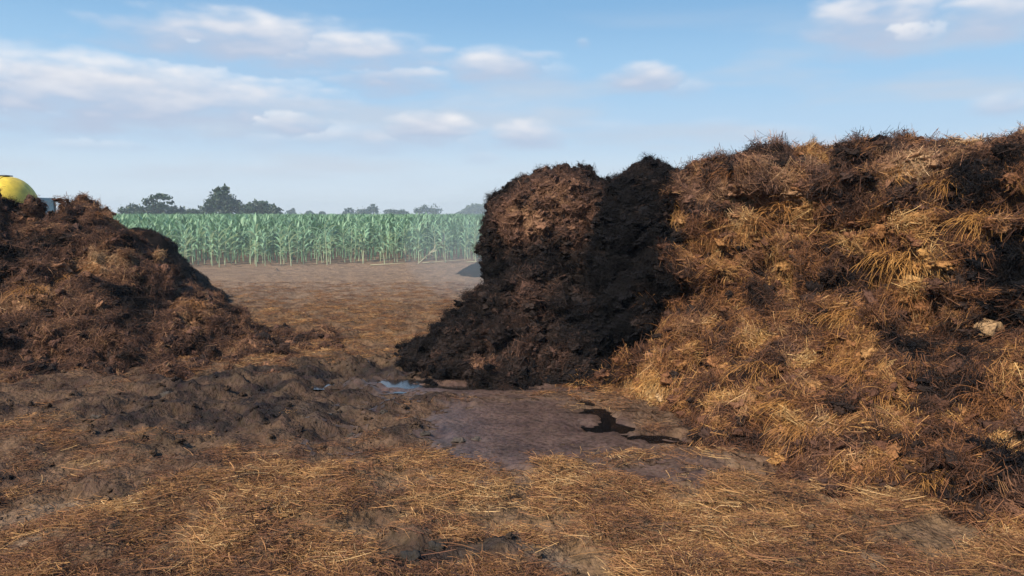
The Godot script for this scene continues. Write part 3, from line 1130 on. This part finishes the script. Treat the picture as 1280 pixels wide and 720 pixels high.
func trees() -> void:
	var D := 180.0
	# the tall tree and its neighbours at the far side of the field
	tree("tall_tree", Vector3(-67.8, 0, -D), 8.2, 0.3, [[0.3, 5.6, 0, 2.4, 0.9], [-1.4, 4.4, 0.5, 2.2, 0.8], [1.8, 4.0, 0, 2.4, 0.9], [0.6, 7.0, 0.4, 1.5, 0.8], [-3.2, 2.8, 0, 1.7, 0.8], [0, 2.6, 0, 2.8, 0.7], [-0.4, 6.4, -0.4, 1.5, 0.7]], 5200, 0.42, mats.tree_leaf, "tall dark tree with a stepped crown above the maize field", "trees beyond the maize")
	tree("broad_tree", Vector3(-59.0, 0, -D), 5.0, 0.3, [[0, 3.2, 0, 2.0, 0.8], [-2.6, 2.8, 0.5, 1.9, 0.8], [2.6, 2.9, 0, 1.9, 0.8], [4.2, 2.4, 0, 1.3, 0.9], [-3.8, 2.1, 0, 1.4, 0.8], [0.5, 3.9, 0.6, 1.3, 0.6], [1.2, 2.0, 0, 2.2, 0.7]], 4800, 0.40, mats.tree_leaf, "low broad dark tree right beside the tall tree", "trees beyond the maize")
	tree("open_tree", Vector3(-82.5, 0, -D), 6.6, 0.26, [[0, 5.6, 0, 1.5, 0.35], [-1.8, 5.0, 0.4, 1.3, 0.35], [1.9, 5.3, 0, 1.3, 0.35], [0.6, 6.0, -0.5, 1.2, 0.3], [-2.6, 4.3, 0, 0.9, 0.4], [2.8, 4.4, 0, 0.9, 0.4], [-0.6, 3.6, 0, 1.8, 0.6], [1.4, 3.4, 0, 1.7, 0.6]], 2100, 0.36, mats.tree_leaf, "thin tree with an open flat-topped crown and sky showing through", "trees beyond the maize")
	var low := [[-90.5, 3.6, 2.3, "bushy low tree just right of the left heap's peak"], [-86.3, 3.4, 2.2, "bushy low tree left of the thin open tree"], [-79.3, 3.5, 2.0, "bushy low tree right of the thin open tree"], [-75.6, 3.1, 1.6, "rightmost low bushy tree before the gap to the tall tree"], [-83.0, 2.9, 2.4, "bushy low tree under the thin open tree"]]
	for e in low:
		tree("low_tree", Vector3(e[0], 0, -D - 3.0), e[1], 0.15, [[0, e[1] * 0.62, 0, e[2], 0.7], [-1.3, e[1] * 0.5, 0, e[2] * 0.8, 0.7], [1.4, e[1] * 0.52, 0, e[2] * 0.8, 0.7]], 1500, 0.36, mats.tree_leaf, e[3], "low trees at the left end of the field")
	# single far trees on the horizon
	var far := [[-142.5, 500, 5.2, 2.8, "first tiny far tree right of the broad tree"], [-131.0, 500, 4.2, 2.2, "second tiny far tree right of the broad tree"], [-122.8, 500, 3.6, 1.8, "third tiny far tree right of the broad tree"], [-106.0, 500, 5.4, 2.8, "small far tree starting the middle row on the horizon"], [-97.0, 500, 6.0, 4.6, "wide far tree in the middle row on the horizon"], [-90.0, 500, 8.8, 3.2, "tallest far tree in the middle row on the horizon"], [-78.0, 500, 5.4, 4.0, "far tree right of the tallest in the middle row"], [-71.0, 500, 5.0, 4.0, "lowest far tree before the far copse"], [-60.0, 520, 8.0, 5.4, "left tree of the far copse near the dark heap"], [-52.5, 520, 7.6, 5.0, "right tree of the far copse near the dark heap"]]
	for e in far:
		tree("far_tree", Vector3(e[0], 0, -e[1]), e[2], 0.25, [[0, e[2] * 0.6, 0, e[3], minf(0.9, 0.42 * e[2] / e[3])], [-e[3] * 0.5, e[2] * 0.45, 0, e[3] * 0.7, 0.7], [e[3] * 0.5, e[2] * 0.42, 0, e[3] * 0.7, 0.7]], 700, 0.8, mats.tree_leaf, e[4], "far trees on the horizon")
	# a far wood that reads as one mass
	var r := RandomNumberGenerator.new()
	r.seed = 3
	var v := PackedVector3Array()
	var n := PackedVector3Array()
	var idx := PackedInt32Array()
	for k in 9000:
		var x := r.randf_range(-48.0, 20.0)
		var top := (9.5 * smoothstep(-48.0, -30.0, x) + 1.5) * (0.85 + 0.25 * noise_a.get_noise_2d(x * 0.8, 4.0))
		var mid := Vector3(x, top * pow(r.randf(), 0.45), -620.0 + r.randf_range(-8, 8))
		var up := Vector3(r.randfn(), r.randfn() + 0.6, r.randfn()).normalized()
		var side := up.cross(Vector3(r.randfn(), r.randfn(), r.randfn())).normalized()
		var fw := up.cross(side)
		var a := v.size()
		v.append_array(PackedVector3Array([mid - side * 0.6, mid + fw, mid + side * 0.6, mid - fw]))
		for q in 4:
			n.append(up)
		idx.append_array(PackedInt32Array([a, a + 1, a + 2, a, a + 2, a + 3]))
	var wood := part("far_wood", array_mesh(v, n, idx), mats.wood_leaf, self)
	tag(wood, "hazy far wood on the horizon just left of the dark heap", "wood", "", "stuff")


# ---------------------------------------------------------------- tank and container behind the left heap
func lathe(profile: PackedVector2Array, seg: int) -> ArrayMesh:
	# profile: (along x, radius)
	var v := PackedVector3Array()
	var idx := PackedInt32Array()
	for p in profile:
		for s in seg:
			var a := TAU * s / seg
			v.append(Vector3(p.x, cos(a) * p.y, sin(a) * p.y))
	for k in range(profile.size() - 1):
		for s in seg:
			var a := k * seg + s
			var b := k * seg + (s + 1) % seg
			idx.append_array(PackedInt32Array([a, a + seg, b, b, a + seg, b + seg]))
	return array_mesh(v, smooth_normals(v, idx), idx)


func box(size: Vector3) -> BoxMesh:
	var b := BoxMesh.new()
	b.size = size
	return b


func tanker() -> void:
	var o := thing("slurry_tank", Vector3(-16.08, 0, -22.0), "yellow tank with a domed end rising behind the left manure heap", "tank")
	o.rotation.y = 0.10
	var R := 1.0
	var prof := PackedVector2Array()
	for k in 13:
		var a := PI / 2 * k / 12.0
		prof.append(Vector2(-1.75 - 0.62 * cos(a), R * sin(a) + 0.002))
	for k in 13:
		var a := PI / 2 * (1.0 - k / 12.0)
		prof.append(Vector2(1.72 + 0.66 * cos(a), R * sin(a) + 0.002))
	part("tank", lathe(prof, 48), mats.yellow, o, Transform3D(Basis(), Vector3(0, 1.67, 0)))
	for x in [-1.7, 0.0, 1.62]:
		part("band", lathe(PackedVector2Array([Vector2(-0.03, R + 0.002), Vector2(-0.03, R + 0.022), Vector2(0.03, R + 0.022), Vector2(0.03, R + 0.002)]), 48), mats.yellow, o, Transform3D(Basis(), Vector3(x, 1.67, 0)))
	var up := Basis(Vector3(0, 0, 1), PI / 2)
	part("hatch", lathe(PackedVector2Array([Vector2(0, 0.002), Vector2(0, 0.26), Vector2(0.14, 0.26), Vector2(0.16, 0.29), Vector2(0.20, 0.27), Vector2(0.22, 0.002)]), 24), mats.dark_metal, o, Transform3D(up, Vector3(0.62, 2.66, 0)))
	part("walkway", box(Vector3(0.62, 0.03, 0.4)), mats.dark_metal, o, Transform3D(Basis(), Vector3(1.4, 2.70, 0)))
	part("chassis", box(Vector3(4.2, 0.18, 0.9)), mats.dark_metal, o, Transform3D(Basis(), Vector3(0, 1.02, 0)))
	part("drawbar", box(Vector3(1.5, 0.14, 0.18)), mats.dark_metal, o, Transform3D(Basis(Vector3(0, 0, 1), 0.28), Vector3(-2.7, 0.82, 0)))
	for z in [-0.86, 0.86]:
		var turn := Basis(Vector3.UP, PI / 2)
		var wheel := part("wheel", lathe(PackedVector2Array([Vector2(-0.17, 0.36), Vector2(-0.19, 0.50), Vector2(-0.15, 0.62), Vector2(0, 0.65), Vector2(0.15, 0.62), Vector2(0.19, 0.50), Vector2(0.17, 0.36)]), 32), mats.tyre, o, Transform3D(turn, Vector3(0.3, 0.64, z)))
		part("rim", lathe(PackedVector2Array([Vector2(-0.10, 0.002), Vector2(-0.10, 0.36), Vector2(0.10, 0.36), Vector2(0.10, 0.002)]), 24), mats.dark_metal, wheel)
	var c := thing("metal_container", Vector3(-27.4, 0, -40.0), "grey corrugated metal container partly hidden behind the yellow tank", "container")
	part("floor", box(Vector3(6.0, 0.16, 2.4)), mats.dark_metal, c, Transform3D(Basis(), Vector3(0, 0.10, 0)))
	for k in 22:
		part("panel", box(Vector3(0.25, 2.20, 0.05)), mats.grey_metal, c, Transform3D(Basis(), Vector3(-2.83 + 0.27 * k, 1.28, 1.16 + (0.03 if k % 2 else 0.0))))
	part("back_wall", box(Vector3(5.8, 2.2, 0.05)), mats.grey_metal, c, Transform3D(Basis(), Vector3(0, 1.28, -1.16)))
	for x in [-2.97, 2.97]:
		part("end_wall", box(Vector3(0.05, 2.2, 2.28)), mats.grey_metal, c, Transform3D(Basis(), Vector3(x, 1.28, 0)))
		for z in [-1.2, 1.2]:
			part("corner_post", box(Vector3(0.13, 2.40, 0.13)), mats.dark_metal, c, Transform3D(Basis(), Vector3(x, 1.28, z)))
	part("roof", box(Vector3(5.85, 0.08, 2.46)), mats.grey_metal, c, Transform3D(Basis(), Vector3(0, 2.43, 0)))


# ---------------------------------------------------------------- the scene
func _ready() -> void:
	rng.seed = 4242
	noise_a.seed = 1
	noise_a.frequency = 0.5
	noise_a.fractal_octaves = 3
	noise_b.seed = 2
	noise_b.frequency = 0.5
	noise_b.fractal_octaves = 2
	noise_c.seed = 3
	noise_c.frequency = 0.5
	noise_c.fractal_octaves = 2

	var cam := Camera3D.new()
	cam.name = "camera"
	cam.position = Vector3(0, 1.6, 0)
	cam.rotation_degrees = Vector3(-5.47, 0, 0)
	cam.fov = 41.11
	cam.near = 0.1
	cam.far = 4000.0
	add_child(cam)
	var sky := Sky.new()
	sky.sky_material = make_sky()
	var env := Environment.new()
	env.background_mode = Environment.BG_SKY
	env.sky = sky
	env.background_energy_multiplier = 0.625
	env.tonemap_mode = Environment.TONE_MAPPER_LINEAR
	env.tonemap_exposure = 1.6
	env.sdfgi_enabled = true
	env.ssao_enabled = true
	env.ssil_enabled = true
	env.fog_enabled = true
	env.fog_density = 0.0007
	env.fog_light_color = Color(0.80, 0.88, 0.95)
	env.volumetric_fog_enabled = true
	env.volumetric_fog_density = 0.0
	var we := WorldEnvironment.new()
	we.name = "environment"
	we.environment = env
	add_child(we)
	var sun := DirectionalLight3D.new()
	sun.name = "sun"
	sun.light_color = Color(1.0, 0.93, 0.82)
	sun.light_energy = 1.5
	sun.light_angular_distance = 5.0
	sun.shadow_enabled = true
	sun.rotation_degrees = Vector3(-42, -38, 0)
	add_child(sun)

	var grain := noise_texture(0.02, 5, 0.55, 1.35, 21)
	var bump := noise_texture(0.03, 5, 0.0, 1.0, 22)
	mats.grain_tex = grain
	mats.bump_tex = bump
	grained(surface("soil", lin(1, 1, 1), 0.95, true), grain, bump, 1.6, 2.2)
	var mat := mat_texture(1024, 12000, 0.38)
	grained(surface("dung", lin(1, 1, 1), 0.95, true), mat[0], mat[1], 1.15, 1.4)
	grained(surface("wet_dung", lin(1, 1, 1), 0.7, true), mat[0], mat[1], 1.5, 1.4)
	grained(surface("crumb", lin(1, 1, 1), 0.95, true), grain, bump, 2.0, 3.0)
	for m in [mats.soil, mats.dung, mats.wet_dung, mats.crumb]:
		m.metallic_specular = 0.18
	surface("wet", lin(1, 1, 1), 0.38, true).metallic_specular = 0.28
	grained(mats.wet, grain, bump, 1.6, 0.5)
	surface("liquor", lin(0.005, 0.0045, 0.005), 0.06).metallic_specular = 0.12
	surface("water", lin(0.015, 0.013, 0.013), 0.12).metallic_specular = 0.6
	var straw := surface("straw", lin(1, 1, 1), 0.65, true)
	straw.metallic_specular = 0.2
	straw.backlight_enabled = true
	straw.backlight = lin(0.15, 0.12, 0.08)
	for e in [["leaf", lin(0.205, 0.370, 0.235), false], ["maize", lin(0.205, 0.370, 0.235), true], ["tree_leaf", lin(0.026, 0.062, 0.030), true], ["wood_leaf", lin(0.04, 0.065, 0.04), false]]:
		var m := surface(e[0], e[1], 0.55, e[2])
		m.backlight_enabled = true
		m.backlight = lin(0.32, 0.40, 0.22)
	surface("stalk", lin(0.30, 0.36, 0.23), 0.6)
	surface("dry", lin(0.30, 0.30, 0.20), 0.7)
	grained(surface("pale", lin(0.34, 0.22, 0.12), 0.9), grain, bump, 4.0, 1.0)
	surface("bark", lin(0.06, 0.05, 0.04), 0.9)
	surface("yellow", lin(0.72, 0.54, 0.06), 0.5)
	grained(mats.yellow, noise_texture(0.012, 4, 0.72, 1.12, 31), null, 0.5, 0.0)
	surface("dark_metal", lin(0.06, 0.065, 0.07), 0.6)
	surface("grey_metal", lin(0.36, 0.40, 0.43), 0.6)
	surface("tyre", lin(0.02, 0.02, 0.02), 0.9)
	make_strands()
	mats.tufts = [tuft(150, 0.16, 0.30, 0.32), tuft(150, 0.22, 0.26, 0.25), tuft(120, 0.12, 0.24, 0.18), tuft(200, 0.26, 0.36, 0.36)]

	make_ground()
	make_puddles()
	var all := func(_p: Vector3) -> bool: return true
	var right := heap("straw_manure_heap", 0, straw_field, Vector3(0.3, -0.12, -12.2), Vector3(6.6, 3.1, -3.2), CELL, 60000, 20000, "tall heap of golden-brown strawy manure filling the right side", func(p: Vector3) -> bool: return p.x * 0.643 - p.z * 0.766 < 8.6 and p.x * 0.766 + p.z * 0.643 < 2.3)
	add_tufts(right, straw_field, [
		[3.13,1.24,6.12,1.30,0.95,3], [3.03,1.39,6.27,1.00,0.90,1], [3.11,1.94,6.28,1.00,0.90,2], [3.87,2.17,6.65,1.00,0.85,2], [3.40,1.84,6.10,0.80,0.90,0], [3.43,1.56,5.69,1.00,0.95,0],
		[3.07,0.96,6.03,1.10,0.75,0], [3.27,1.08,6.13,1.00,0.80,0], [2.66,0.80,6.04,1.00,0.90,0], [2.48,1.66,6.93,1.10,0.85,1], [2.25,1.51,6.99,0.90,0.80,1], [1.94,1.36,7.19,1.00,0.80,1],
		[1.58,1.74,7.64,0.80,0.90,2], [1.51,0.51,6.85,1.00,0.75,0], [1.72,0.59,6.83,0.90,0.85,0], [2.15,1.07,7.08,1.00,0.70,1], [2.57,1.98,6.93,0.80,0.75,2], [2.80,1.45,6.56,0.90,0.95,2],
		[1.08,0.11,6.82,0.90,0.95,1], [1.31,0.15,6.50,1.00,0.95,1], [2.52,0.52,5.98,1.00,0.88,1], [2.59,0.48,5.57,0.90,0.88,3], [1.86,0.30,5.08,1.00,0.90,0], [1.82,0.23,4.74,0.90,0.85,0],
		[1.86,0.45,5.69,0.90,0.90,1], [2.55,0.35,5.10,1.00,0.90,1], [3.72,1.71,5.79,0.80,0.80,0], [3.73,1.41,5.69,0.90,0.85,0], [2.35,0.13,4.14,0.80,0.90,2], [3.01,0.42,4.81,0.90,0.70,1],
		[2.03,1.99,7.17,0.80,0.65,1], [1.91,1.94,7.71,0.80,0.60,1],
	])
	var dark := heap("dark_manure_heap", 1, dark_field, Vector3(-1.7, -0.12, -11.0), Vector3(2.9, 2.7, -6.6), CELL, 38000, 24000, "black rotted manure heap with two steep lobes and a collapsed slope", func(p: Vector3) -> bool: return p.z > -9.6)
	add_tufts(dark, dark_field, [
		[-0.27,0.14,7.33,0.70,0.80,2],
	])
	var old := heap("old_manure_heap", 2, left_field, Vector3(-10.2, -0.12, -13.6), Vector3(-2.0, 2.6, -6.8), 0.040, 32000, 8000, "low spreading heap of dull brown manure on the left", func(p: Vector3) -> bool: return p.z > -11.4 and p.x > -8.6)
	add_tufts(old, left_field, [
		[-5.44,0.75,8.67,1.00,0.85,1], [-5.43,0.84,9.19,1.00,0.85,1], [-5.10,0.95,9.39,0.90,0.75,1], [-5.58,1.60,10.35,0.70,0.70,2], [-3.87,0.52,9.22,0.90,0.80,1], [-3.22,0.12,8.98,0.90,0.80,1],
	])
	heap("rear_manure_heap", 1, back_field, Vector3(-9.2, -0.12, -16.2), Vector3(-4.2, 2.0, -11.0), 0.06, 4000, 300, "low dark manure mound peeping over the right shoulder of the left heap", all)
	heap("small_manure_mound", 1, mound_field, Vector3(-1.9, -0.08, -22.0), Vector3(1.2, 1.0, -18.8), 0.06, 1500, 200, "small dark mound on the dirt before the maize beside the dark heap", all)
	litter()
	big_clods()
	maize()
	tanker()
	trees()
	block()
	steam()


# ---------------------------------------------------------------- vapour rising off the rotting heap
func steam() -> void:
	var list := [[Vector3(0.1, 1.0, -15.5), Vector3(4.6, 2.6, 8.0), 0.030, "faint bluish vapour drifting behind the dark heap before the maize"], [Vector3(-4.5, 0.7, -17.5), Vector3(16.0, 3.0, 9.0), 0.011, "thin haze of vapour hanging over the headland before the maize"]]
	for e in list:
		var f := FogVolume.new()
		f.name = numbered("steam")
		f.shape = RenderingServer.FOG_VOLUME_SHAPE_ELLIPSOID
		f.size = e[1]
		f.position = e[0]
		var m := FogMaterial.new()
		m.density = e[2]
		m.albedo = Color(0.82, 0.90, 0.96)
		f.material = m
		add_child(f)
		tag(f, e[3], "vapour", "", "stuff")


# ---------------------------------------------------------------- a pale block among the straw
func block() -> void:
	var o := part("pale_block", block_mesh(Vector3(0.17, 0.10, 0.13)), mats.pale, self, Transform3D(Basis.from_euler(Vector3(0.12, 0.5, 0.14)), Vector3(3.45, 0.78, -5.52)))
	tag(o, "pale tan block lying on the right straw heap below its dark hollow", "block")


func block_mesh(size: Vector3) -> ArrayMesh:
	var b := BoxMesh.new()
	b.size = size
	b.subdivide_width = 8
	b.subdivide_height = 6
	b.subdivide_depth = 6
	var st := SurfaceTool.new()
	st.create_from(b, 0)
	var a := st.commit_to_arrays()
	var v: PackedVector3Array = a[Mesh.ARRAY_VERTEX]
	for k in v.size():
		var p := v[k]
		var q := p / (size * 0.5)
		p *= 1.0 - 0.10 * (absf(q.x * q.y) + absf(q.y * q.z) + absf(q.x * q.z)) * 0.8
		v[k] = p + Vector3(noise_b.get_noise_3d(p.x * 20, p.y * 20, p.z * 20), noise_b.get_noise_3d(p.x * 20 + 9, p.y * 20, p.z * 20), noise_b.get_noise_3d(p.x * 20, p.y * 20 + 9, p.z * 20)) * 0.022
	var idx: PackedInt32Array = a[Mesh.ARRAY_INDEX]
	return array_mesh(v, smooth_normals(v, idx), idx)
